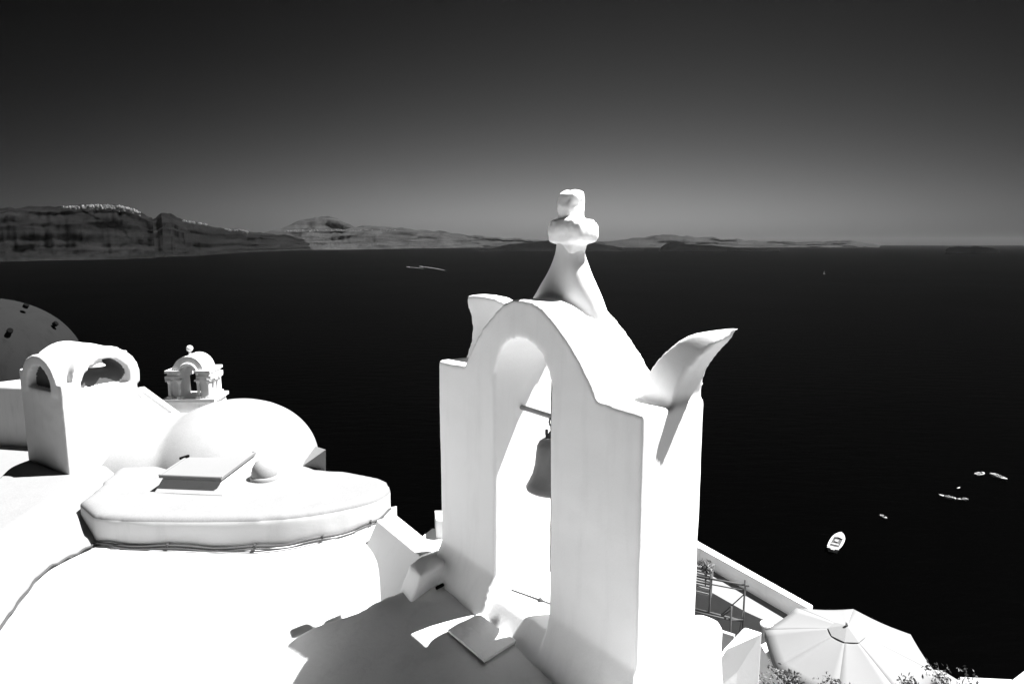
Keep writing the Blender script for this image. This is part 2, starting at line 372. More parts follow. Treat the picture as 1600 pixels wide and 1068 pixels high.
def sheet(name, left, right, zf, mat, parent, nu=60, nv=70, skirt=4, amp=.006):
    Lc = lerp_list(left, nv); Rc = lerp_list(right, nv); bm = bmesh.new(); G = []
    for j in range(nv):
        row = []
        for i in range(nu):
            p = Lc[j].lerp(Rc[j], i/(nu-1)); z = zf(p.x, p.y, i/(nu-1), j/(nv-1))
            z += amp*(mnoise.noise(Vector((p.x*1.3, p.y*1.3, 0)))+.4*mnoise.noise(Vector((p.x*4, p.y*4, 2))))
            row.append(bm.verts.new((p.x, p.y, z)))
        G.append(row)
    for a, b_ in zip(G, G[1:]):
        for i in range(nu-1): bm.faces.new((a[i], a[i+1], b_[i+1], b_[i]))
    ringv = G[0] + [r[-1] for r in G[1:]] + G[-1][-2::-1] + [r[0] for r in G[-2:0:-1]]
    low = [bm.verts.new((v.co.x, v.co.y, v.co.z-skirt)) for v in ringv]
    for k in range(len(ringv)):
        bm.faces.new((ringv[k], low[k], low[(k+1) % len(ringv)], ringv[(k+1) % len(ringv)]))
    me = mesh(name, bm, False)
    for p in me.polygons: p.use_smooth = abs(p.normal.z) > .4
    return link(name, me, mat, parent, world=True)
def v2(px, py, z): p = onz(px, py, z); return Vector((p.x, p.y, 0))
crack = [v2(-160, 1190, -3.75), v2(-60, 1050, -3.68), v2(0, 985, -3.62), v2(35, 937, -3.58), v2(70, 896, -3.55), v2(110, 872, -3.52), v2(150, 853, -3.5)]
low_house = thing('house', 'low whitewashed house whose broad roof fills the lower left foreground', 'house', (-2, 5, -7))
rcurve = [Vector((1.0, 2.2, 0)), Vector((1.0, 3.2, 0)), Vector((1.15, 4.3, 0)), Vector((1.5, 4.85, 0)), Vector((.9, 5.9, 0)), Vector((.1, 6.75, 0)), Vector((-.55, 7.2, 0)), v2(690, 905, -3.42), v2(668, 889, -3.42), v2(636, 862, -3.42), v2(604, 835, -3.42), Vector((-1.52, 8.6, 0))]
sheet('roof', crack + [Vector((-4.9, 8.0, 0)), Vector((-4.9, 8.6, 0))], rcurve, lambda x, y, s, t: roof_z(x, y), M_ROOF, low_house, 150, 160)
left_house = thing('house', 'whitewashed house with a plain roof on the far left, under the squat turret', 'house', (-8, 8, -7))
def lz(x, y, s, t):
    e = max(0, (s-.94)/.06)
    return float(np.interp(y, [3.5, 4.4, 5.7, 6.6, 7.6, 13], [-3.8, -3.75, -3.62, -3.55, -3.5, -3.4])) + .06 - .11*e*e + float(np.interp(y, [4, 7.6, 8.2, 13], [.08, .27, .33, .30]))*min(1, (1-s)/.42)
lc = [Vector((-9, 3.0, 0)), Vector((-7.2, 5, 0)), Vector((-6.75, 7.4, 0)), Vector((-6.8, 8.6, 0)), Vector((-6.99, 9.42, 0)), Vector((-6.5, 10.6, 0)), Vector((-6.3, 11.0, 0))]
rc = [p + Vector((.005, 0, 0)) for p in crack] + [Vector((-4.9, 8.2, 0)), Vector((-4.95, 9, 0)), Vector((-5.1, 10.0, 0)), Vector((-5.1, 11.0, 0))]
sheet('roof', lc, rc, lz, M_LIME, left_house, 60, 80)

# ------------------------------------------------------------------ raised roof, vault, skylight
vault_house = thing('house', 'whitewashed house with a curved low front wall, skylight and rounded vault', 'house', (-3.2, 9, -7))
front = lerp_list([v2(150, 850, -3.5), v2(200, 855, -3.5), v2(300, 857, -3.5), v2(400, 855, -3.5), v2(480, 848, -3.5), v2(550, 834, -3.5), v2(592, 821, -3.5), v2(612, 806, -3.5)], 22)
f2 = list(front) + [Vector((-1.62, 8.62, 0)), Vector((-1.8, 8.82, 0)), Vector((-2.3, 9.06, 0)), Vector((-2.68, 9.12, 0)), Vector((-3.2, 10.2, 0)), Vector((-5.4, 10.8, 0)), Vector((-5.5, 9.3, 0)), Vector((-5.3, 8.0, 0))]
bm = bmesh.new()
prism(bm, [Vector((p.x, p.y, -3.13+.03*max(0, p.y-7.6))) for p in f2], -4.6)
me = plaster(bm, .05, 6, .006, 1.6)
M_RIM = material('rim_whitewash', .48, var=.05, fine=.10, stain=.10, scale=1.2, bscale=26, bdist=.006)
M_ROOFTOP = material('sun_toned_rooftop', .195, fscale=60, var=.05, fine=.22, stain=.07, scale=1.2, bscale=24, bdist=.008)
for k, m_ in split_parts(me, lambda c: 'raised_roof' if c.z > -3.175 else 'front_wall').items(): link(k, m_, M_ROOFTOP if k == 'raised_roof' else M_RIM, vault_house, True)  # one plaster: sunlit top coloured darker, shaded front lighter, to even the light
# rounded vault behind: half an ellipsoid with its ends trimmed by a small block
bm = bmesh.new()
for c_, d_ in (((-4.33, 10.35, -3.4), (1.25, 1.5, .98)), ((-5.35, 10.3, -3.5), (1.3, 1.3, .86))):
    bmesh.ops.create_uvsphere(bm, u_segments=48, v_segments=32, radius=1, matrix=Matrix.Translation(c_) @ Matrix.Rotation(R_(12), 4, 'Z') @ Matrix.Diagonal((*d_, 1)))
link('vault', plaster(bm, .06, 10, .006, 1.5), M_VAULT, vault_house, True)
bm = bmesh.new()
for p in (ony(468, 731, 9.25), ony(509, 702, 9.1), ony(509, 738, 9.1), ony(493, 697, 9.9), ony(495, 735, 9.9), ony(465, 738, 9.5)): bm.verts.new(p)
bmesh.ops.convex_hull(bm, input=bm.verts)
obj('corner_block', bm, M_VAULT, vault_house, world=True)
# skylight on the raised roof
sky_l = thing('skylight', 'flat grey roof skylight on a flared white curb, on the raised white roof', 'skylight', onz(320, 745, -3.05))
zt = -2.95
T4 = [onz(248, 748, zt), onz(308, 708, zt), onz(400, 711, zt), onz(346, 752, zt)]
cc = sum(T4, Vector())/4
bm = bmesh.new(); n0 = [bm.verts.new(cc+(p-cc)*.93) for p in T4]; n1 = [bm.verts.new(Vector((cc.x, cc.y, -3.12))+Vector(((p-cc).x, (p-cc).y, 0))*1.12) for p in T4]
bm.faces.new(n0); bm.faces.new(n1[::-1])
for i in range(4): bm.faces.new((n0[i], n1[i], n1[(i+1) % 4], n0[(i+1) % 4]))
bevel(bm, .015); obj('curb', bm, M_RIM, sky_l, world=True)
bm = bmesh.new(); prism(bm, [cc+(p-cc)*1.0+Vector((0, 0, .045)) for p in T4], zt+.012); bevel(bm, .006)
cov = obj('cover', bm, M_COVER, sky_l, world=True)
bm = bmesh.new()
for i in range(4):
    a, b1 = T4[i]+Vector((0, 0, .05)), T4[(i+1) % 4]+Vector((0, 0, .05)); q = (a-b1).normalized()
    tube(bm, [cc+(a-cc)*.985, cc+(b1-cc)*.985], .012, 6)
obj('rim', bm, M_COVER, cov, world=True)
bm = bmesh.new(); p = T4[1].lerp(T4[0], .35); box(bm, (p.x+.0, p.y, zt+.065), (.03, .14, .03), R_(-25)); obj('hinge', bm, M_DARK, cov, world=True)
cap = thing('vent_cap', 'small rounded white vent cap on the roof right of the skylight', 'vent', onz(413, 739, -3.03), 0)
bm = bmesh.new(); lathe(bm, [(.17, -.12), (.165, .02), (.15, .09), (.115, .15), (.06, .185), (.006, .195)], 24)
obj('cap', bm, M_VAULT, cap, smooth=True)
bm = bmesh.new(); lathe(bm, [(.19, -.12), (.185, -.03), (.17, -.02)], 24); obj('collar', bm, M_VAULT, cap, smooth=True)
# cable along the foot of the curved wall and on down the seam
def surf(p, dz): return Vector((p.x, p.y, roof_z(p.x, p.y)+dz))
cab = []
for k, p in enumerate(front[::-1]):
    cab.append(surf(p, .035+.012*math.sin(k*1.7)) + Vector((.0, -.035, 0)))
cab2 = [surf(p + Vector((.0, -.012, 0)), .03+.012*math.sin(k*2.3)) for k, p in enumerate(lerp_list(crack[::-1], 26)[1:])]
bm = bmesh.new(); tube(bm, lerp_list(cab + cab2, 110), .013, 6)
cb = obj('cable', bm, M_CABLE, smooth=True); tag(cb, 'thin dark cable running along the foot of the curved white wall', 'cable')
bm = bmesh.new(); tube(bm, lerp_list([q + Vector((0, -.03, -.02)) for q in cab[2:20]], 70), .009, 6)
obj('cable_strand', bm, M_CABLE, cb, smooth=True)
for k in (4, 8, 12, 16):
    bm = bmesh.new(); box(bm, cab[k], (.02, .05, .05), .1); obj('clip', bm, M_CABLE, cb)

# low beam wall at the right end of the curved roof, running towards the tower
beam = thing('parapet', 'short white parapet beam with a round drain hole, between curved roof and tower', 'parapet', onz(640, 860, -3.3))
bm = bmesh.new()
zb = -3.22
tp = [onz(589, 812, zb), onz(618, 803, zb), onz(684, 856, zb), onz(657, 868, zb)]
lo_ = [tp[0]+Vector((-.25, -.17, -.6)), tp[1]-Vector((0, 0, .6)), tp[2]-Vector((0, 0, .6)), tp[3]+Vector((-.25, -.17, -.6))]
hi_ = [bm.verts.new(p) for p in tp]; lo_ = [bm.verts.new(p) for p in lo_]; bm.faces.new(hi_); bm.faces.new(lo_[::-1])
for k in range(4): bm.faces.new((hi_[k], lo_[k], lo_[(k+1) % 4], hi_[(k+1) % 4]))
bevel(bm, .012); obj('beam', bm, M_WHITE, beam, world=True)
bm = bmesh.new(); p = onz(593, 828, -3.36); tube(bm, [p+Vector((.03, .10, .0)), p+Vector((-.012, -.05, 0))], .035, 14); obj('drain_pipe', bm, M_GREYPL, beam, world=True)
bm = bmesh.new(); tube(bm, [p+Vector((-.010, -.045, 0)), p+Vector((-.0135, -.0545, 0))], .024, 12); obj('drain_mouth', bm, M_DARK, beam, world=True)  # dark disc stands for the shade inside the drain hole
bw = thing('wall', 'low white wall stub between the parapet beam and the foot of the tower', 'wall', onz(660, 905, -3.25))
bm = bmesh.new(); hp = [onz(640, 880, -3.16), onz(657, 868, -3.14), onz(700, 850, -3.12), onz(700, 875, -3.12), onz(659, 899, -3.14)]
hi_ = [bm.verts.new(p) for p in hp]; lo_ = [bm.verts.new(p + Vector((-.30*q, -.10*q, -.8))) for p, q in zip(hp, (1, 1, 0, 0, 1))]; bm.faces.new(hi_); bm.faces.new(lo_[::-1])
for k in range(5): bm.faces.new((hi_[k], lo_[k], lo_[(k+1) % 5], hi_[(k+1) % 5]))
bmesh.ops.triangulate(bm, faces=[f for f in bm.faces if len(f.verts) > 4])
link('wall_body', plaster(bm, .03, 4, .004), M_WHITE, bw, True)
# scraps of neighbouring roofs beyond the beam
nb = thing('house', 'sliver of a lower white house peeking out between beam and tower', 'house', onz(672, 840, -4.5))
bm = bmesh.new(); z0 = -4.6; prism(bm, [onz(660, 836, z0), onz(676, 824, z0), onz(720, 832, z0), onz(716, 870, z0), onz(672, 862, z0)], -9); bevel(bm, .02)
obj('roof', bm, M_CREAM, nb, world=True)
bm = bmesh.new(); z0 = -4.3; prism(bm, [onz(679, 797, z0), onz(700, 797, z0), onz(700, 815, z0), onz(681, 812, z0)], -5.2); bevel(bm, .01)
obj('chimney', bm, M_CREAM, nb, world=True)

# hatch sheet and small details on the front roof
hz = [onz(748, 961, -3.33), onz(806, 1003, -3.35), onz(757, 1033, -3.39), onz(700, 985, -3.38)]
hz = [Vector((p.x, p.y, roof_z(p.x, p.y)+.035)) for p in hz]
bm = bmesh.new(); a = [bm.verts.new(p) for p in hz]; b2 = [bm.verts.new(p-Vector((0, 0, .022))) for p in hz]
bm.faces.new(a); bm.faces.new(b2[::-1])
for i in range(4): bm.faces.new((a[i], b2[i], b2[(i+1) % 4], a[(i+1) % 4]))
bmesh.ops.subdivide_edges(bm, edges=bm.edges[:], cuts=5, use_grid_fill=True)
for v in bm.verts: v.co.z += .006*mnoise.noise(v.co*6)
h_ = obj('hatch_cover', bm, M_HATCH, smooth=False); tag(h_, 'square pale sheet laid on the shaded roof at the foot of the tower', 'hatch')
bm = bmesh.new(); p = onz(687, 920, -3.33); p.z = roof_z(p.x, p.y); tube(bm, [p+Vector((-.03, -.02, .03)), p+Vector((.03, .04, .035))], .017, 8)
tag(obj('pipe_stub', bm, M_DARK, smooth=True), 'tiny dark pipe stub on the roof before the left pillar', 'pipe')

# ------------------------------------------------------------------ bell tower
TX, TY, TH = .870, 4.45, .63669
PW, GAP, TD, HB, HF = .955, .770, .655, 1.126, 3.165
TL = 2*PW+GAP; UC = TL/2
ud = Vector((-math.sin(TH), math.cos(TH), 0)); vd = Vector((math.cos(TH), math.sin(TH), 0))
def tw(u, v, z): return Vector((TX, TY, 0)) + ud*u + vd*v + Vector((0, 0, z))
def on_tower(px, py, v):
    """(u, z) where a sight line meets the upright plane at depth v of the tower"""
    r = ray(px, py); o = Vector((TX, TY, 0)) + vd*v
    t = o.dot(vd)/r.dot(vd); p = r*t - o
    return (p.dot(ud), p.z)
tower = thing('bell_tower', 'tall whitewashed bell arch with curled horns and a stubby cross on top', 'bell tower', tw(UC, TD/2, -HF))
rightarc = [on_tower(x, y, 0) for x, y in ((832.5, 472), (847.5, 482), (866, 504), (885, 530), (904, 562), (922.5, 599), (932, 626))]
crest = on_tower(815, 467, 0)
arc = [(crest[0], crest[1])] + rightarc
half = [(UC-u, z) for u, z in rightarc]
leftarc = [(crest[0] + (crest[0]-u)*.97, z) for u, z in rightarc][::-1]
inn = []; rc_ = GAP/2; ztop = -.755; zspr = -1.16
for k in range(0, 17):
    a = math.pi*k/16; inn.append((UC - rc_*math.cos(a), zspr + (ztop-zspr)*math.sin(a)))
zlow = -4.3
prof_ = [(0, zlow), (0, -HB), rightarc[-1]] + rightarc[-2::-1] + [crest] + leftarc[::-1] + [(TL, -HB), (TL, zlow)]
prof_ += [(PW+GAP, zlow)] + [(u, z) for u, z in inn[::-1]] + [(PW, zlow)]
clean = []
for p in prof_:
    if not clean or (Vector(p)-Vector(clean[-1])).length > .004: clean.append(p)
bm = bmesh.new(); extr(bm, clean, lambda p, d: tw(p[0], d, p[1]), 0, TD)
bmesh.ops.triangulate(bm, faces=[f for f in bm.faces if len(f.verts) > 4])
# right horn: a slab that curls outwards
hL = lerp_list([Vector((x, y, 0)) for x, y in ((1004, 592), (1018, 572), (1034, 553), (1050, 539), (1066, 528), (1084, 521), (1105, 517), (1128, 514), (1148, 513.5))], 20)
hR = lerp_list([Vector((x, y, 0)) for x, y in ((1097, 612), (1099.5, 597), (1104, 582), (1112, 567), (1123, 552), (1135, 539), (1145, 529), (1150, 522), (1151, 517))], 20)
rows = []
for k in range(20):
    f = k/19; ln = .30*f**1.3; th = .318*(1-f)+.07*f; row = []
    uL, zL = on_tower(hL[k].x, hL[k].y, .335+ln); uR, zR = on_tower(hR[k].x, hR[k].y, .335+ln+th)
    for q in range(9): row.append((uL+(uR-uL)*q/8, zL+(zR-zL)*q/8, ln, th))
    rows.append(row)
rows.insert(0, [(.40*(1-q/8)+.004, -1.40, 0, .314) for q in range(9)])
fr = [[bm.verts.new(tw(u, .335+l_, z)) for u, z, l_, h_ in row] for row in rows]
bk = [[bm.verts.new(tw(u, .335+l_+h_, z)) for u, z, l_, h_ in row] for row in rows]
for G, flip in ((fr, 0), (bk, 1)):
    for a, b_ in zip(G, G[1:]):
        for q in range(8): bm.faces.new((a[q], a[q+1], b_[q+1], b_[q]))
for a, b_, c_, d_ in zip(fr, fr[1:], bk, bk[1:]):
    bm.faces.new((a[0], b_[0], d_[0], c_[0])); bm.faces.new((a[8], b_[8], d_[8], c_[8]))
for q in range(8):
    bm.faces.new((fr[0][q], fr[0][q+1], bk[0][q+1], bk[0][q])); bm.faces.new((fr[-1][q], fr[-1][q+1], bk[-1][q+1], bk[-1][q]))
hl = [on_tower(x, y, .41) for x, y in ((722, 572), (731, 552), (737, 532), (738.5, 512), (736, 492), (731.5, 477), (730, 468), (733, 461.5), (742, 460.5), (756, 461.5), (772, 465), (790, 473), (815, 500), (830, 560))]
extr(bm, hl + [(1.9, -1.3), (2.3, -1.3)], lambda p, d: tw(p[0], d, p[1]), .40, .585)
# flared foot of the cross: concave oval cone
vC = .475; neck = on_tower(891, 383, vC)
Hn = neck[1]
pf = [(.115, .06), (.118, .0), (.128, -.06), (.165, -.13), (.212, -.20), (.262, -.27), (.315, -.34), (.37, -.42), (.43, -.52), (.48, -.64), (.50, -.76)]
rings = []
for r_, dz in pf:
    lean = (.12+dz)*0
    rings.append([bm.verts.new(tw(neck[0] + r_*math.cos(a)*(1+(.24*(r_-.115)/.38 if math.cos(a) > 0 else 0)), vC + (min(r_, .11+.13*(r_-.1)))*math.sin(a), Hn+dz)) for a in [2*math.pi*k/32 for k in range(32)]])
for a, b_ in zip(rings, rings[1:]):
    for k in range(32): bm.faces.new((a[k], a[(k+1) % 32], b_[(k+1) % 32], b_[k]))
bm.faces.new(rings[0]); bm.faces.new(rings[-1][::-1])
# sloping skirt at the feet of both pillars
def skirt(u0, u1, e0, e1, ev0, ev1, z0, z1):
    lo = [(u0-e0, -ev0), (u1+e1, -ev0), (u1+e1, TD+ev1), (u0-e0, TD+ev1)]; hi = [(u0, 0.004), (u1, 0.004), (u1, TD-.004), (u0, TD-.004)]
    a = [bm.verts.new(tw(u, v, z1)) for u, v in hi]; b_ = [bm.verts.new(tw(u, v, z0)) for u, v in lo]; c_ = [bm.verts.new(tw(u, v, z0-.6)) for u, v in lo]
    bm.faces.new(a); bm.faces.new(c_[::-1])
    for A_, B_ in ((a, b_), (b_, c_)):
        for i in range(4): bm.faces.new((A_[i], B_[i], B_[(i+1) % 4], A_[(i+1) % 4]))
skirt(PW+GAP+.004, TL-.004, .0, .0, .17, .0, -3.36, -2.98)
skirt(.004, PW-.004, .11, .0, .15, .05, -3.45, -2.98)
u0 = PW+.002; lo = [(u0, -.16), (u0+GAP-.004, -.16), (u0+GAP-.004, TD+.05), (u0, TD+.05)]
a = [bm.verts.new(tw(u, .0 if v < 0 else v, -3.165)) for u, v in lo]; b_ = [bm.verts.new(tw(u, v, -3.42)) for u, v in lo]; c_ = [bm.verts.new(tw(u, v, -3.9)) for u, v in lo]
bm.faces.new(a); bm.faces.new(c_[::-1])
for A_, B_ in ((a, b_), (b_, c_)):
    for i in range(4): bm.faces.new((A_[i], B_[i], B_[(i+1) % 4], A_[(i+1) % 4]))
me = plaster(bm, .02, 5, .006, 2.0)
Rinv = Vector((TX, TY, 0))
def cls(c):
    p = c - Rinv; u = p.dot(ud); v = p.dot(vd); z = p.z
    if z > -1.126:
        if v > .325 and u < .46 and z > -1.1: 
            # the horn is everything right of the vault foot in the rear half
            if u < .40 + .0*(z): return 'horn_a'
        if v > .325 and u > 2.02 and z > -1.1: return 'horn_b'
        ee = ((u-neck[0])/.62)**2 + ((v-vC)/.25)**2
        if ee < 1 and z > np.interp(abs(u-crest[0]), [abs(crest[0]-q[0]) for q in arc], [q[1] for q in arc])+.035: return 'cross_base'
        return 'arch'
    if u < UC and z > -3.15: return 'pillar_a'
    if u >= UC and z > -3.15: return 'pillar_b'
    return 'plinth'
for k, m_ in split_parts(me, cls).items():
    link(k[:-2] if k[-2:] in ('_a', '_b') else k, m_, M_WHITE, tower, True)
# stubby worn cross: thick lumpy arms
bm = bmesh.new()
ctr = on_tower(894, 361, vC); top = on_tower(893, 322, vC)
def blob(c, s, e=.55, m=None):
    r = bmesh.ops.create_icosphere(bm, subdivisions=4, radius=1)['verts']
    for v in r:
        d = v.co.copy(); q = max(abs(d.x), abs(d.y), abs(d.z)); d = d.lerp(d/q, e)
        v.co = tw(c[0] + d.x*s[0], vC + d.y*s[1], c[1] + d.z*s[2])
blob(ctr, (.20, .15, .118), .4); blob((ctr[0]-.115, ctr[1]-.01), (.115, .13, .10), .35); blob((ctr[0]+.125, ctr[1]-.015), (.10, .12, .095), .35)
blob(top, (.085, .11, .125), .45); blob((top[0]-.045, top[1]+.07), (.058, .08, .062), .3); blob((top[0]+.048, top[1]+.07), (.055, .08, .06), .3)
blob((ctr[0], ctr[1]-.10), (.12, .11, .12), .3)
link('cross', plaster(bm, .012, 4, .009, 8), M_WHITE, tower, True)
# iron rod across the arch, and the bell with its yoke
za = on_tower(822, 638, .30)[1]
vb = .30
bm = bmesh.new(); tube(bm, [tw(PW-.05, vb, za), tw(PW+GAP+.05, vb, za)], .022, 10); obj('hanging_rod', bm, M_WOOD, tower, True, True)
bell = thing('bell', 'dark grey church bell hanging in the arch of the white tower', 'bell', tw(on_tower(863, 700, vb)[0], vb, za))
bz = on_tower(845, 755, vb)[1] - za; bt = on_tower(858, 682, vb)[1] - za
Hb = bt-bz
pr = [(.222, 0), (.226, .02), (.205, .06), (.172, .13), (.150, .22), (.141, .32), (.132, .39), (.112, .43), (.075, .455), (.03, .46)]
pr = [(r*1.0, bz + q/.46*Hb) for r, q in pr] ; inner = [(max(r-.022, .01), q-.012) for r, q in pr[::-1]]
bm = bmesh.new(); seg = 40
allp = pr + inner[1:-1] + [(.2, pr[0][1]+.002)]
rg = [[bm.verts.new((r*math.cos(2*math.pi*k/seg), r*math.sin(2*math.pi*k/seg), z)) for k in range(seg)] for r, z in pr]
ri = [[bm.verts.new((r*math.cos(2*math.pi*k/seg), r*math.sin(2*math.pi*k/seg), z)) for k in range(seg)] for r, z in inner[::-1]]
for G in (rg, ri):
    for a, b_ in zip(G, G[1:]):
        for k in range(seg): bm.faces.new((a[k], a[(k+1) % seg], b_[(k+1) % seg], b_[k]))
for k in range(seg): bm.faces.new((rg[0][k], rg[0][(k+1) % seg], ri[0][(k+1) % seg], ri[0][k]))
bm.faces.new(rg[-1]); bm.faces.new(ri[-1])
obj('bell_body', bm, M_BRONZE, bell, smooth=True)
bm = bmesh.new(); tube(bm, [(0, 0, bt-.02), (0, 0, bz+.03)], .012, 8); bmesh.ops.create_uvsphere(bm, u_segments=12, v_segments=8, radius=.035, matrix=Matrix.Translation((0, 0, bz+.02)))
obj('clapper', bm, M_IRON, bell, smooth=True)
bm = bmesh.new()
for k in range(3):                                            # chain links and crown loop
    zz = -.02 - k*(abs(bt)/3)
    ringp = [Vector((math.cos(a)*.03, 0, math.sin(a)*.045)) for a in [2*math.pi*i/10 for i in range(11)]]
    rm = Matrix.Rotation(R_(90*k+20), 3, 'Z'); tube(bm, [rm @ p + Vector((0, 0, zz-.02)) for p in ringp], .009, 6, False)
obj('chain', bm, M_IRON, bell, smooth=True)
bm = bmesh.new(); box(bm, (0, 0, bt+.015), (.12, .03, .05)); box(bm, (-.05, 0, bt+.05), (.025, .03, .05)); bevel(bm, .006); obj('yoke', bm, M_IRON, bell)
bm = bmesh.new(); pa = tw(PW+.12, TD*.55, -3.155); pb = tw(PW+GAP-.02, TD*.25, -3.155); tube(bm, lerp_list([pa, pa.lerp(pb, .5)+Vector((0, 0, .004)), pb], 12), .007, 6)
bmesh.ops.create_uvsphere(bm, u_segments=10, v_segments=6, radius=.026, matrix=Matrix.Translation(pa.lerp(pb, .5)))
tag(obj('rope', bm, M_CABLE, smooth=True), 'knotted thin rope lying on the sunlit sill under the bell', 'rope')

# ------------------------------------------------------------------ squat turret at the left
tu_c = Vector((-6.0, 8.9, 0)); ta = Vector((-.85, .53, 0)).normalized(); tb = Vector((.53, .85, 0)).normalized()
AW, BW = 1.17, 1.03; zb0 = -3.5
def tt(a, b, z): return tu_c + ta*a + tb*b + Vector((0, 0, z))
turret = thing('roof_turret', 'squat white rooftop turret with two arched openings and a rippling vaulted top', 'turret', tt(AW/2, BW/2, -3.3))
bm = bmesh.new(); zs = -1.98
def tpz(pts, z): return [tt(a, b, z) for a, b in pts]
for q in ([(0, 0), (AW, 0), (AW, .13), (0, .13)], [(0, BW-.13), (AW, BW-.13), (AW, BW), (0, BW)], [(0, .02), (.13, .02), (.13, BW-.02), (0, BW-.02)], [(AW-.13, .02), (AW, .02), (AW, BW-.02), (AW-.13, BW-.02)]):
    prism(bm, tpz(q, zs), zb0)
fl = .10
lo = tpz([(-.03, -fl), (AW+fl, -fl), (AW+fl, BW+.2), (-.12, BW+.25)], zb0); hi = tpz([(.0, .0), (AW, 0), (AW, BW), (0, BW)], -2.7)
a = [bm.verts.new(p) for p in hi]; b_ = [bm.verts.new(p) for p in lo]; bm.faces.new(a); bm.faces.new(b_[::-1])
bmesh.ops.delete(bm, geom=a+b_, context='VERTS')
def arch_ring(c, ro, ri, zo, zi, base, foot):
    out = [(c-ro, base)] + [(c - ro*math.cos(math.pi*k/20), base + (zo-base)*math.sin(math.pi*k/20)) for k in range(21)][1:-1] + [(c+ro, base)]
    inn_ = [(c+ri, foot)] + [(c + ri*math.cos(math.pi*k/20), foot + (zi-foot)*math.sin(math.pi*k/20)) for k in range(21)][1:-1] + [(c-ri, foot)]
    return out + [(c+ro, foot-.05), (c+ri, foot-.05)] + inn_[1:-1] + [(c-ri, foot-.05), (c-ro, foot-.05)]
for c_, ro_, zo_, f_ in ((.60, .49, -1.51, lambda p, d: tt(p[0], BW-d, p[1])), (.60, .45, -1.43, lambda p, d: tt(AW-d, p[0], p[1]))):
    extr(bm, [(c_-ro_, -2.05)] + [(c_-ro_*math.cos(math.pi*k/20), -1.95+(zo_+1.95)*math.sin(math.pi*k/20)) for k in range(21)] + [(c_+ro_, -2.05)], f_, 0.0, .12)
pA = arch_ring(.60, .50, .33, -1.50, -1.64, -1.95, -1.97)
extr(bm, pA, lambda p, d: tt(p[0], d, p[1]), -.01, BW+.01)       # opening in the shaded left face
pB = arch_ring(.60, .46, .34, -1.42, -1.58, -1.86, -1.95)
extr(bm, pB, lambda p, d: tt(d, p[0], p[1]), -.01, AW+.01)       # opening in the sunlit right face
prism(bm, tpz([(0, 0), (.16, 0), (.16, .14), (0, .14)], -1.86), zs-.1)
prism(bm, tpz([(0, BW-.12), (.2, BW-.12), (.2, BW), (0, BW)], -1.76), zs-.1)
prism(bm, tpz([(AW-.1, 0), (AW, 0), (AW, .2), (AW-.1, .2)], -1.75), zs-.1)
bmesh.ops.triangulate(bm, faces=[f for f in bm.faces if len(f.verts) > 4])
me = plaster(bm, .022, 7, .01, 2.5)
tz = -1.98
M_INSHADE = material('inside_shade', .07, var=.3, fine=.1)  # dark colour stands in for the shade inside the turret openings
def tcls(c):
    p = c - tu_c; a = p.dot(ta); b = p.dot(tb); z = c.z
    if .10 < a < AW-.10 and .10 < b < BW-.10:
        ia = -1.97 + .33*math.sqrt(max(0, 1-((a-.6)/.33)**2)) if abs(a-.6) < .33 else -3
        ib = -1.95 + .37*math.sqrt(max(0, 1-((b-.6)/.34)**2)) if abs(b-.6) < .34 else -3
        if z < max(ia, ib, -2.02)+.035: return 'shaded_inside'
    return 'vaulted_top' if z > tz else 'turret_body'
for k, m_ in split_parts(me, tcls).items(): link(k, m_, M_INSHADE if k == 'shaded_inside' else M_TUR, turret, True)
tbell = thing('bell', 'small pale bell hanging in the right opening of the squat turret', 'bell', tt(.10, .52, -1.52))
bm = bmesh.new(); lathe(bm, [(.115, -.17), (.112, -.155), (.08, -.12), (.066, -.05), (.05, -.015), (.01, 0)], 20); obj('bell_body', bm, M_WHITE, tbell, smooth=True)
bm = bmesh.new(); tube(bm, [(.0, .1, -.16), (.0, .16, -.19), (0, .2, -.22)], .012, 6); obj('pull', bm, M_WHITE, tbell)

# sloping parapet running down from the turret to the vault
ps = thing('parapet', 'thin sloping white parapet between the turret and the far belfry', 'parapet', ony(240, 640, 11.5))
bm = bmesh.new()
a0, a1 = ony(205, 607, 11.2), ony(268, 651, 12.6)
dv = Vector((.12, .18, 0))
for off, w, h in ((Vector(), .20, .10), (Vector((-.05, -.05, -.10)), .16, .10)):
    pts = [a0+off, a0+off+dv*(w/.2), a1+off+dv*(w/.2), a1+off]
    t_ = [bm.verts.new(p) for p in pts]; u_ = [bm.verts.new(p-Vector((0, 0, h))) for p in pts]
    bm.faces.new(t_); bm.faces.new(u_[::-1])
    for i in range(4): bm.faces.new((t_[i], u_[i], u_[(i+1) % 4], t_[(i+1) % 4]))
obj('coping', bm, M_WHITE, ps, world=True)
bm = bmesh.new(); q0, q1 = a0+dv*.3-Vector((0, 0, .2)), a1+dv*.3-Vector((0, 0, .2))
pts = [q0, q0+dv*.5, q1+dv*.5, q1]; prism(bm, pts, -5); obj('wall_body', bm, M_WHITE, ps, world=True)

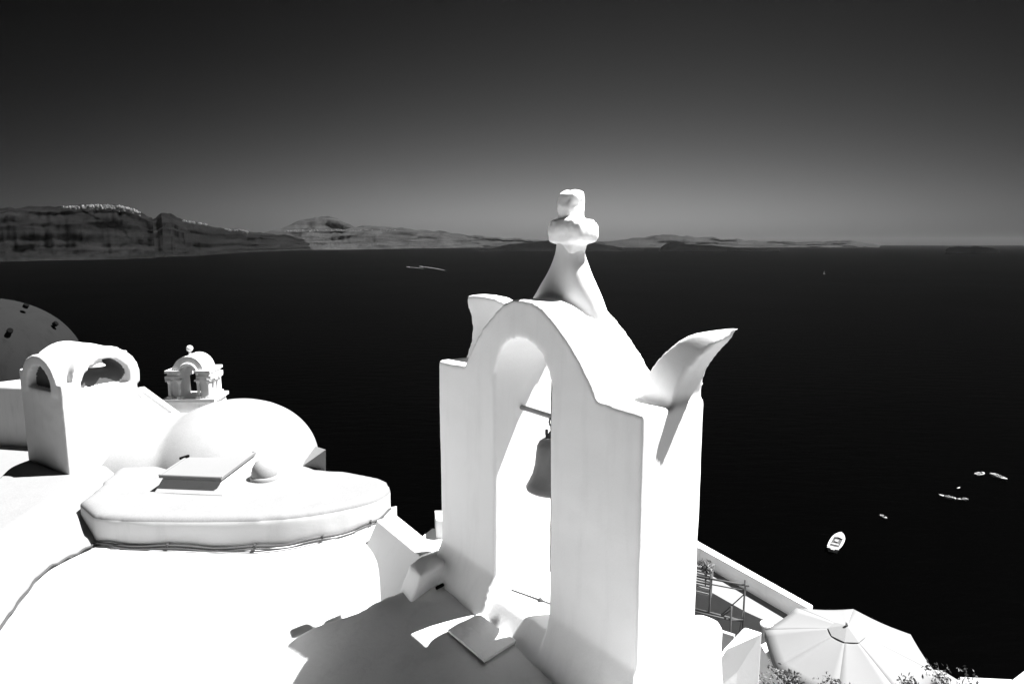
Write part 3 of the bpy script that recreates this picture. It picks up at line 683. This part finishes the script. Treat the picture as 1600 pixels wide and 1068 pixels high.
# shaded house wall and dome behind the turret
church = thing('church', 'church with a dark painted dome above white walls at the far left', 'church', (-17.5, 22.7, -9))
dr = Vector((-17.7, 22.7, -4.3)); rad = 2.83
bm = bmesh.new(); lathe(bm, [(rad*math.cos(a), rad*math.sin(a)*.89) for a in [R_(90)*k/28 for k in range(28)]] + [(.02, rad*.89)], 64, Matrix.Translation(dr))
dome = obj('dome', bm, M_DOME, church, True, True)
bm = bmesh.new(); lathe(bm, [(rad+.12, -1.9), (rad+.12, -.12), (rad+.2, -.10), (rad+.2, .0), (rad+.02, .03)], 64, Matrix.Translation(dr)); obj('drum', bm, M_WHITE, church, False, True)
for px, py in ((15, 517), (86, 506), (40, 478)):
    r = ray(px, py); oc = -dr; bq = r.dot(oc); cq = oc.dot(oc)-rad*rad; disc = bq*bq - r.dot(r)*cq
    if disc < 0: continue
    p = r*((-bq-math.sqrt(disc))/r.dot(r)); nrm = (p-dr).normalized()
    bm = bmesh.new(); tube(bm, [p-nrm*.05, p+nrm*.06], .085, 10); obj('step_peg', bm, M_DARK, dome, False, True)
bm = bmesh.new(); prism(bm, [Vector((-26, 22.0, -4.2)), Vector((-13.2, 19.5, -4.2)), Vector((-15.4, 27, -4.2)), Vector((-26, 28, -4.2))], -12); bevel(bm, .05, 2); obj('nave', bm, M_GREYPL, church, world=True)  # white wall coloured grey, its shade put into the colour
low_l = thing('house', 'sunlit flat white roof lower down, between the squat turret and the church wall', 'house', (-13, 17, -10))
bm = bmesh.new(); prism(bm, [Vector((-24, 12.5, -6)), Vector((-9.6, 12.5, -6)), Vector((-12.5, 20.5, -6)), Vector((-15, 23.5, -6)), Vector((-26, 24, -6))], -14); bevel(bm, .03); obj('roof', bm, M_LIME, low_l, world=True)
# ------------------------------------------------------------------ far small belfry
fb = ony(306, 617, 18.0)
bf = thing('belfry', 'small distant belfry with a round-topped arch, columns and a ball finial', 'belfry', fb, R_(3))
def loc_box(lst):
    bm = bmesh.new()
    for c, s in lst: box(bm, c, s)
    return bm
SX, SYY = .54, .40                                               # half sizes of the arcade
obj('stepped_base', loc_box([((0, 0, -.04), (1.36, 1.05, .08)), ((0, 0, -.26), (1.24, .95, .36)), ((0, 0, -.47), (1.75, 1.4, .07)), ((0, 0, -1.6), (1.6, 1.3, 2.2))]), M_CREAM, bf)
bm = bmesh.new()
ar = [(-SX, .60), (-SX, .68)] + [(-.40*math.cos(math.pi*k/16), .68+.44*math.sin(math.pi*k/16)) for k in range(17)] + [(SX, .68), (SX, .60), (.2, .60)]
ar += [(.2*math.cos(math.pi*k/12), .60+.26*math.sin(math.pi*k/12)) for k in range(1, 12)] + [(-.2, .60)]
extr(bm, ar, lambda p, d: Vector((p[0], d, p[1])), -SYY, SYY); bmesh.ops.triangulate(bm, faces=[f for f in bm.faces if len(f.verts) > 4])
obj('barrel_top', bm, M_CREAM, bf)
obj('cornice', loc_box([((-.37, 0, .715), (.42, .92, .065)), ((.37, 0, .715), (.42, .92, .065))]), M_CREAM, bf)
bm = bmesh.new()
for q in (-1, 1):
    n_ = 12
    a_ = [bm.verts.new((q*0+.24*math.cos(math.pi*k/n_), -SYY-.03, .62+.30*math.sin(math.pi*k/n_))) for k in range(n_+1)] if q < 0 else None
bm.free()
bm = bmesh.new(); tube(bm, [(.245*math.cos(math.pi*k/14), -SYY-.01, .62+.31*math.sin(math.pi*k/14)) for k in range(15)], .035, 8); obj('archivolt', bm, M_CREAM, bf, smooth=True)
for x in (-.39, .39):
    obj('pier', loc_box([((x, 0, .30), (.24, .70, .599))]), M_CREAM, bf)
cme = None
for sx in (-1, 1):
    for (xx, yy) in ((.24, -SYY+.0), (.50, -SYY+.0), (.55, -.13), (.55, .13), (.50, SYY)):
        if cme is None:
            bm = bmesh.new(); lathe(bm, [(.055, 0), (.055, .03), (.038, .05), (.036, .40), (.05, .43), (.055, .46)], 12); box(bm, (0, 0, .03), (.13, .13, .06)); box(bm, (0, 0, .485), (.14, .14, .05))
            cme = mesh('column', bm, False)
        o = link('column', cme, M_CREAM, bf); o.location = (sx*xx, yy, .0)
obj('entablature', loc_box([((-.40, 0, .555), (.38, .88, .09)), ((.40, 0, .555), (.38, .88, .09))]), M_CREAM, bf)
bm = bmesh.new(); bmesh.ops.create_uvsphere(bm, u_segments=16, v_segments=10, radius=.085, matrix=Matrix.Translation((0, -.2, 1.30))); tube(bm, [(0, -.2, 1.1), (0, -.2, 1.24)], .035, 8); obj('finial', bm, M_CREAM, bf, smooth=True)
bm = bmesh.new(); tube(bm, [(.26*math.cos(math.pi*k/14)-.15, -.665, -1.0+.36*math.sin(math.pi*k/14)+.25) for k in range(15)], .03, 8); obj('niche_arch', bm, M_CREAM, bf, smooth=True)

# ------------------------------------------------------------------ terraces to the right of the tower
def poly(px, z): return [onz(x, y, z) for x, y in px]
stair_house = thing('house', 'white stepped house walls sloping away from the right foot of the tower', 'house', (1.9, 5, -7))
bm = bmesh.new(); zl = -3.74; prism(bm, [tw(.15, -.5, zl), onz(1000, 1125, zl), onz(1085, 1095, zl), onz(1121, 1007, zl), onz(1130, 977, zl), onz(1119, 966, zl), onz(1092, 956, zl), Vector((1.2, 6.3, zl)), Vector((.8, 5.0, zl))], -7)
bmesh.ops.triangulate(bm, faces=[f for f in bm.faces if len(f.verts) > 4])
link('ledge', plaster(bm, .035, 8, .006), M_WHITE, stair_house, True)
bm = bmesh.new(); prism(bm, [onz(1163, 977, -3.75), onz(1193, 986, -3.75), ony(1152, 1049, 6.16), ony(1098, 1078, 6.05), onz(1075, 1110, -4.1), onz(1131, 1011, -3.85)], -7.4)
bevel(bm, .03, 3); obj('stair_wall', bm, M_WHITE, stair_house, False, True)
bm = bmesh.new(); prism(bm, poly([(1154, 1047), (1183, 1056), (1176, 1068), (1150, 1061)], -4.4), -4.5); bevel(bm, .01); obj('ledge_slab', bm, M_WHITE, stair_house, world=True)
for k in range(5):                                               # stair treads in the gap
    bm = bmesh.new(); c = onz(1137-k*1.0, 988+k*5, -8.3-.18*k); box(bm, (c.x, c.y, c.z-.12), (.30, .10, .24), R_(-35)); bevel(bm, .01); obj('tread', bm, M_GREYPL, stair_house, world=True)
# block with the sunlit roof and the long half-round vault beyond
terr = thing('house', 'flat-roofed white house below, with a long rounded parapet along its seaward edge', 'house', (5.5, 14.5, -12))
zc_ = -8.4
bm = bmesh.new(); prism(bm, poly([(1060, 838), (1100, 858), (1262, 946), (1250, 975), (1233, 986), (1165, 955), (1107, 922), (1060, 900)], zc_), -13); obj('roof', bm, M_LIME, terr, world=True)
zp = zc_+.42
bm = bmesh.new(); prism(bm, [onz(1080, 838, zp), onz(1097, 848, zp), onz(1271, 945, zp), onz(1262, 949, zp), onz(1094, 856, zp), onz(1078, 850, zp)], -13); bevel(bm, .03); obj('parapet', bm, M_WHITE, terr, world=True)
pe, pn = onz(1250, 951, zp), onz(1095, 858, zp); ax = (pe-pn).normalized(); nn = Vector((ax.y, -ax.x, 0)).normalized()
bm = bmesh.new(); tube(bm, [pe + ax*-.02 + nn*-.02 + Vector((0, 0, -.26)), pe + ax*.012 + nn*-.02 + Vector((0, 0, -.26))], .13, 16); obj('pipe_mouth', bm, M_DARK, terr, False, True)  # dark cap painted as the shade inside the open pipe end
bm = bmesh.new(); prism(bm, [onz(1233, 984, -8.3), onz(1247, 975, -8.2), onz(1250, 1000, -8.4), onz(1232, 1004, -8.5)], -12); bevel(bm, .02); obj('end_wall', bm, M_WHITE, terr, world=True)
# lower courtyard
court = thing('courtyard', 'shaded sunken grey courtyard below the stepped walls', 'courtyard', (6, 12, -11))
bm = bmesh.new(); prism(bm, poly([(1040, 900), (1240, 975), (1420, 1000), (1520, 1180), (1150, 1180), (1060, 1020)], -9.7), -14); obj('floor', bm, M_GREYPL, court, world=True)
bm = bmesh.new(); prism(bm, poly([(1188, 1006), (1198, 1001), (1250, 1038), (1330, 1062), (1330, 1085), (1218, 1058)], -7.9), -10.5); bevel(bm, .03); obj('low_wall', bm, M_WHITE, court, world=True)
bm = bmesh.new(); prism(bm, poly([(1120, 972), (1172, 975), (1230, 1030), (1240, 1100), (1120, 1100)], -9.55), -9.69); obj('pit_shade_slab', bm, M_PITSHADE, court, world=True)  # dark slab paints the shade of the pit onto its floor
# pipe railing
rail = thing('railing', 'dark pipe railing frame with diagonal braces beside the sunlit roof', 'railing', onz(1140, 968, -8.5))
RZ = -8.5
p1, p2 = onz(1108, 963, RZ), onz(1161, 974, RZ); p0 = p1 + (p1-p2)*.55; p3 = onz(1141, 988, RZ); p4 = p3+(p1-p2)*1.2
def pole(name, a, b, r=.022): 
    bm = bmesh.new(); tube(bm, [a, b], r, 8); return obj(name, bm, M_IRON, rail, True, True)
up = lambda h: Vector((0, 0, h))
for p in (p0, p1, p2): pole('post', p-up(1.2), p+up(1.05))
for p in (p3, p4): pole('post', p-up(1.2), p+up(.62))
e = (p2-p1)*.12
pole('rail', p0+up(.93), p2+e+up(.93), .024); pole('rail', p0+up(.80), p2+up(.80), .016)
pole('rail', p0+up(.12), p2+up(.06), .03); pole('rail', p4+up(.32), p3+up(.30), .022)
pole('brace', p1.lerp(p2, .35)+up(.1), p2+up(.72), .014); pole('brace', p3+up(.55), p1.lerp(p3, .3)+up(.0), .02); pole('brace', p3+up(.3), p2+up(.1), .016)
pole('brace', p2+up(.4), p2.lerp(p3, .3)+up(-.2), .012)
# standing slatted wooden screen and a pot plant at the end of the railing
scr = thing('wooden_screen', 'grey slatted wooden screen standing half hidden behind the tower edge', 'screen', onz(1102, 930, RZ), R_(-30))
bm = bmesh.new(); box(bm, (-.28, 0, .36), (.04, .05, .72)); box(bm, (.14, 0, .36), (.04, .05, .72)); box(bm, (-.07, 0, .70), (.38, .045, .04)); box(bm, (-.07, 0, .04), (.38, .045, .04)); obj('frame', bm, M_WOOD, scr)
smesh = None
for k in range(9):
    if smesh is None: bm = bmesh.new(); box(bm, (0, 0, 0), (.37, .018, .05)); smesh = mesh('slat', bm)
    o = link('slat', smesh, M_WOOD, scr); o.location = (-.07, 0, .10+k*.068); o.rotation_euler = (R_(20), 0, 0)
def leaves(bm, c, r, n, size, rnd):
    for k in range(n):
        while True:
            d = Vector((rnd.uniform(-1, 1), rnd.uniform(-1, 1), rnd.uniform(-1, 1)))
            if d.length < 1: break
        p = c + Vector((d.x*r[0], d.y*r[1], d.z*r[2])); q = Vector((rnd.gauss(0, 1), rnd.gauss(0, 1), rnd.gauss(0, .6)+.3)).normalized()
        s = size*rnd.uniform(.6, 1.3); e1 = q.orthogonal().normalized(); e2 = q.cross(e1); m_ = Matrix.Rotation(rnd.uniform(0, 6.3), 3, q); e1 = m_ @ e1; e2 = m_ @ e2
        vs = [bm.verts.new(p + e1*s), bm.verts.new(p + e2*s*.42 + q*s*.1), bm.verts.new(p - e1*s*.8), bm.verts.new(p - e2*s*.42 + q*s*.1)]; bm.faces.new(vs)
def plant(name, label, base, spread, h, n, size, seed, stems=5, group=None):
    rnd = random.Random(seed); t = thing(name, label, 'plant', base, 0, group)
    bs = bmesh.new(); bl = bmesh.new()
    for k in range(stems):
        a = rnd.uniform(0, 6.28); e_ = Vector((math.cos(a)*spread*rnd.uniform(.3, 1), math.sin(a)*spread*rnd.uniform(.3, 1), h*rnd.uniform(.6, 1)))
        tube(bs, lerp_list([Vector((0, 0, -.3)), e_*.4+Vector((0, 0, h*.2)), e_], 6), [.014, .012, .01, .008, .006, .004], 5)
        leaves(bl, e_, (.12+spread*.12, .12+spread*.12, .12), n//stems//2, size, rnd)
        for f in (.45, .65, .85): leaves(bl, e_*f+Vector((0, 0, h*.12*(1-f))), (.1, .1, .1), n//stems//6, size, rnd)
    obj('stem', bs, M_STEM, t); o = obj('foliage', bl, M_LEAF, t); o['kind'] = 'stuff'; return t
plant('potted_plant', 'dark tufted plant above the slatted wooden screen', onz(1103, 897, -7.9), .12, .25, 120, .06, 5, 6)
plant('shrub', 'leafy shrub at the bottom edge beside the stair wall, left of the parasol', onz(1222, 1092, -6.6), .38, .30, 700, .035, 11, 12, group='shrubs along the bottom edge')
plant('shrub', 'low leafy shrub before the left half of the large parasol', onz(1290, 1096, -6.6), .42, .22, 800, .035, 12, 12, group='shrubs along the bottom edge')
plant('shrub', 'spiky shrub in front of the parasol at the bottom edge', onz(1424, 1094, -6.3), .16, .24, 260, .035, 13, 7, group='shrubs along the bottom edge')
plant('shrub', 'sprawling shrub against the black sea, rightmost along the bottom edge', onz(1495, 1092, -6.3), .40, .26, 420, .035, 14, 9, group='shrubs along the bottom edge')
ledge_r = thing('wall', 'low dark ledge along the bottom right corner', 'wall', onz(1560, 1062, -6.9))
bm = bmesh.new(); prism(bm, poly([(1500, 1056), (1582, 1060), (1592, 1090), (1480, 1090)], -6.9), -9); bevel(bm, .02); obj('ledge', bm, M_GREYPL, ledge_r, world=True)
bm = bmesh.new(); q = poly([(1574, 1068), (1600, 1048), (1640, 1060), (1620, 1110)], -6.5); prism(bm, q, -9); obj('corner_post', bm, M_GREYPL, ledge_r, world=True)
# small clutter in the passage
cl = thing('bollard', 'small white-topped bollard in the shaded passage beside the stair wall', 'bollard', onz(1196, 1010, -8.9))
bm = bmesh.new(); lathe(bm, [(.10, 0), (.10, .5), (.09, .52)], 14); obj('shaft', bm, M_WOOD, cl)
bm = bmesh.new(); lathe(bm, [(.14, .52), (.14, .56), (.05, .59)], 14); obj('cap', bm, M_WHITE, cl)

# parasols
def parasol(label, apex, rad, drop, rot, tilt, nseg, zfloor):
    t = thing('parasol', label, 'parasol', (apex.x, apex.y, zfloor), 0, 'white parasols at the lower right')
    H = apex.z - zfloor; Mx = Matrix.Translation((0, 0, H)) @ Matrix.Rotation(tilt[0], 4, 'X') @ Matrix.Rotation(tilt[1], 4, 'Y')
    P = lambda a, r, z: Mx @ Vector((r*math.cos(a), r*math.sin(a), z))
    for k in range(nseg):
        a0, a1 = rot+2*math.pi*k/nseg, rot+2*math.pi*(k+1)/nseg; bm = bmesh.new(); G = []
        for i in range(8):
            f = .13+.87*i/7; row = []
            for j in range(7):
                s = j/6; sag = -.05*f*math.sin(math.pi*s)*rad*.5
                pa, pb = Vector((math.cos(a0), math.sin(a0), 0)), Vector((math.cos(a1), math.sin(a1), 0)); q = pa.lerp(pb, s)*(f*rad)
                row.append(bm.verts.new(Mx @ Vector((q.x, q.y, -drop*f**1.12+sag))))
            G.append(row)
        val = [bm.verts.new(v.co + Vector((0, 0, -.16))) for v in G[-1]]; G.append(val)
        for a_, b_ in zip(G, G[1:]):
            for j in range(6): bm.faces.new((a_[j], a_[j+1], b_[j+1], b_[j]))
        o = obj('canopy_panel', bm, M_CANVAS, t, True)
        sol_ = o.modifiers.new('thick', 'SOLIDIFY'); sol_.thickness = .004
        bm = bmesh.new(); tube(bm, [P(a0, .05*rad, -.05), P(a0, .98*rad, -drop*.98-.03)], .014, 6); obj('rib', bm, M_WOOD, t)
    bm = bmesh.new()
    for k in range(nseg):
        a0, a1 = rot+2*math.pi*k/nseg, rot+2*math.pi*(k+1)/nseg
        tp_, q0, q1 = P(0, 0, .07), P(a0, .22*rad, -drop*.15), P(a1, .22*rad, -drop*.15)
        bm.faces.new([bm.verts.new(p) for p in (tp_, q0, q1)])
    bmesh.ops.remove_doubles(bm, verts=bm.verts, dist=.001); obj('vent_top', bm, M_CANVAS, t)
    bm = bmesh.new(); tube(bm, [(0, 0, 0), (0, 0, H)], .035, 12); obj('pole', bm, M_WOOD, t, True)
    bm = bmesh.new(); tube(bm, [(0, 0, H+.02), (0, 0, H+.13)], .025, 8); obj('knob', bm, M_WOOD, t, True)
    return t
ap = onz(1323, 982, -6.75)
parasol('large white octagonal parasol seen from above', ap, 1.38, .44, R_(14), (R_(4), R_(-4)), 8, -9.7)
ap2 = onz(1462, 1058, -7.6)
parasol('second parasol half hidden behind the large one, near the bottom right shrub', ap2, .95, .35, R_(5), (0, 0), 8, -10.4)

# ------------------------------------------------------------------ boats
def hull_bm(Lb, Wb, Hh):
    bm = bmesh.new(); st = [(-.5, .80), (-.25, .97), (0, 1), (.2, .92), (.35, .68), (.44, .40), (.5, .06)]; top = []; bot = []
    for f, w in st:
        sh = Hh*(1+.35*max(0, f)**2*4)
        top.append((bm.verts.new((f*Lb, w*Wb/2, sh)), bm.verts.new((f*Lb, -w*Wb/2, sh))))
        bot.append((bm.verts.new((f*Lb*.96, w*Wb*.36, -.15)), bm.verts.new((f*Lb*.96, -w*Wb*.36, -.15))))
    for (t0, t1) in zip(range(len(st)-1), range(1, len(st))):
        for s in (0, 1): bm.faces.new((top[t0][s], top[t1][s], bot[t1][s], bot[t0][s]))
        bm.faces.new((bot[t0][0], bot[t1][0], bot[t1][1], bot[t0][1])); bm.faces.new((top[t0][0], top[t0][1], top[t1][1], top[t1][0]))
    bm.faces.new((top[0][0], bot[0][0], bot[0][1], top[0][1])); bm.faces.new((top[-1][0], bot[-1][0], bot[-1][1], top[-1][1]))
    return bm
def boat(label, pa, pb, beam=.36, kind='open', group='boats on the dark water'):
    a, b_ = onz(*pa, SEA), onz(*pb, SEA); Lb = (b_-a).length; c = (a+b_)/2; Wb = Lb*beam; Hh = .09*Lb+.15
    t = thing('motorboat', label, 'boat', c, math.atan2((b_-a).y, (b_-a).x), group)
    obj('hull', hull_bm(Lb, Wb, Hh), M_HULL, t)
    if kind != 'far':
        bm = bmesh.new(); box(bm, (-.10*Lb, 0, Hh+.04), (.56*Lb, Wb*.66, .06)); bevel(bm, .02); obj('cockpit', bm, M_BOATIN, t)
        bm = bmesh.new()
        for s in (-1, 1): box(bm, (-.12*Lb, s*Wb*.40, Hh+.12), (.66*Lb, Wb*.07, .16))
        box(bm, (-.43*Lb, 0, Hh+.10), (.05*Lb, Wb*.7, .14)); obj('gunwale', bm, M_HULL, t)
        bm = bmesh.new(); box(bm, (-.08*Lb, 0, Hh+.30), (.10*Lb, Wb*.22, .5)); bevel(bm, .04); obj('console', bm, M_HULL, t)
        bm = bmesh.new(); box(bm, (-.27*Lb, 0, Hh+.20), (.07*Lb, Wb*.5, .3)); bevel(bm, .04); obj('seat', bm, M_WOOD, t)
        bm = bmesh.new(); v = [bm.verts.new(p) for p in ((.15*Lb, -Wb*.30, Hh+.05), (.22*Lb, 0, Hh+.05), (.15*Lb, Wb*.30, Hh+.05), (.10*Lb, Wb*.27, Hh+.55), (.15*Lb, 0, Hh+.55), (.10*Lb, -Wb*.27, Hh+.55))]
        bm.faces.new((v[0], v[1], v[4], v[5])); bm.faces.new((v[1], v[2], v[3], v[4])); obj('windscreen', bm, M_BOATIN, t)
        bm = bmesh.new(); box(bm, (-.54*Lb, 0, Hh*.9), (.07*Lb, Wb*.24, .55)); bevel(bm, .05); obj('outboard_motor', bm, M_HULL if kind == 'open' else M_BOATIN, t)
    return t
boat('white motorboat with a rounded bow and dark open cockpit, the nearest boat', (1301, 863), (1314, 839), .30)
boat('tiny open dinghy, in the water between the larger boats', (1376, 806), (1386, 811), .4)
boat('slender pale boat lying sideways in the dark water', (1494, 781), (1467, 775), .24, 'closed')
boat('short pale tender moored at the stern of the slender pale boat', (1512, 781), (1496, 781), .3, 'closed')
boat('white cabin boat at the right, the longer of the moored pair', (1549, 742), (1574, 752), .3, 'closed')
boat('short white boat left of the cabin boat in the moored pair', (1526, 743), (1537, 740), .5)
boat('speck of a boat just above the slender pale boat', (1496, 763), (1500, 762), .4, 'far')
M_FOAM = material('foam', .13, var=.4, scale=.15, fine=0, bump=0)
def wake(label, pts, w0, w1):
    P = [onz(*p, SEA+.25) for p in pts]; bm = bmesh.new(); prev = None; Q = lerp_list(P, 24)
    for i, p in enumerate(Q):
        t_ = (Q[min(i+1, 23)]-Q[max(i-1, 0)]).normalized(); s = Vector((-t_.y, t_.x, 0)); w = w0+(w1-w0)*i/23
        w *= 1+.5*mnoise.noise(p*.05)
        c = (bm.verts.new(p+s*w), bm.verts.new(p-s*w))
        if prev: bm.faces.new((prev[0], prev[1], c[1], c[0]))
        prev = c
    o = obj('wake', bm, M_FOAM); return tag(o, label, 'wake', kind='stuff')
boat('far speedboat at the head of the left wake', (640, 417.3), (635, 417.2), .4, 'far')
wake('short white wake of the left far speedboat', [(637, 417.2), (645, 417.6), (652, 418.3), (662, 419.5)], 6, 2)
boat('far speedboat at the head of the longer wake', (660, 416.4), (655, 416.3), .4, 'far')
wake('long white wake of the right far speedboat, trailing off rightwards', [(657, 416.3), (668, 417.4), (680, 419.2), (695, 422)], 7, 1.5)
sb = onz(1288, 428, SEA)
st_ = thing('sailboat', 'lone tiny sailboat far out on the right', 'sailboat', sb, R_(30))
obj('hull', hull_bm(9, 2.6, .9), M_HULL, st_)
bm = bmesh.new(); tube(bm, [(0, 0, .5), (0, 0, 12)], .12, 6); obj('mast', bm, M_WOOD, st_)
bm = bmesh.new(); prism(bm, [(0, -.15, 11.5), (0, .15, 11.5), (-3.8, .06, 2), (-3.8, -.06, 2)], 1.8); obj('sail', bm, M_SAIL, st_)

# ------------------------------------------------------------------ haze
HAZE_D = 0.13e-5
m = bpy.data.materials.new('haze_air'); m.use_nodes = True; t = m.node_tree
for q in list(t.nodes):
    if q.type == 'BSDF_PRINCIPLED': t.nodes.remove(q)
pv = t.nodes.new('ShaderNodeVolumePrincipled'); pv.inputs['Color'].default_value = (.9, .9, .9, 1); pv.inputs['Density'].default_value = HAZE_D
pv.inputs['Anisotropy'].default_value = .0
t.links.new(pv.outputs[0], t.nodes['Material Output'].inputs['Volume'])
bm = bmesh.new(); box(bm, (0, (EX-3000)/2, (SEA-1+520)/2), (EX*2+200, EX+3200, 520-SEA+1))
hz_ = obj('haze', bm, m); tag(hz_, kind='stuff')
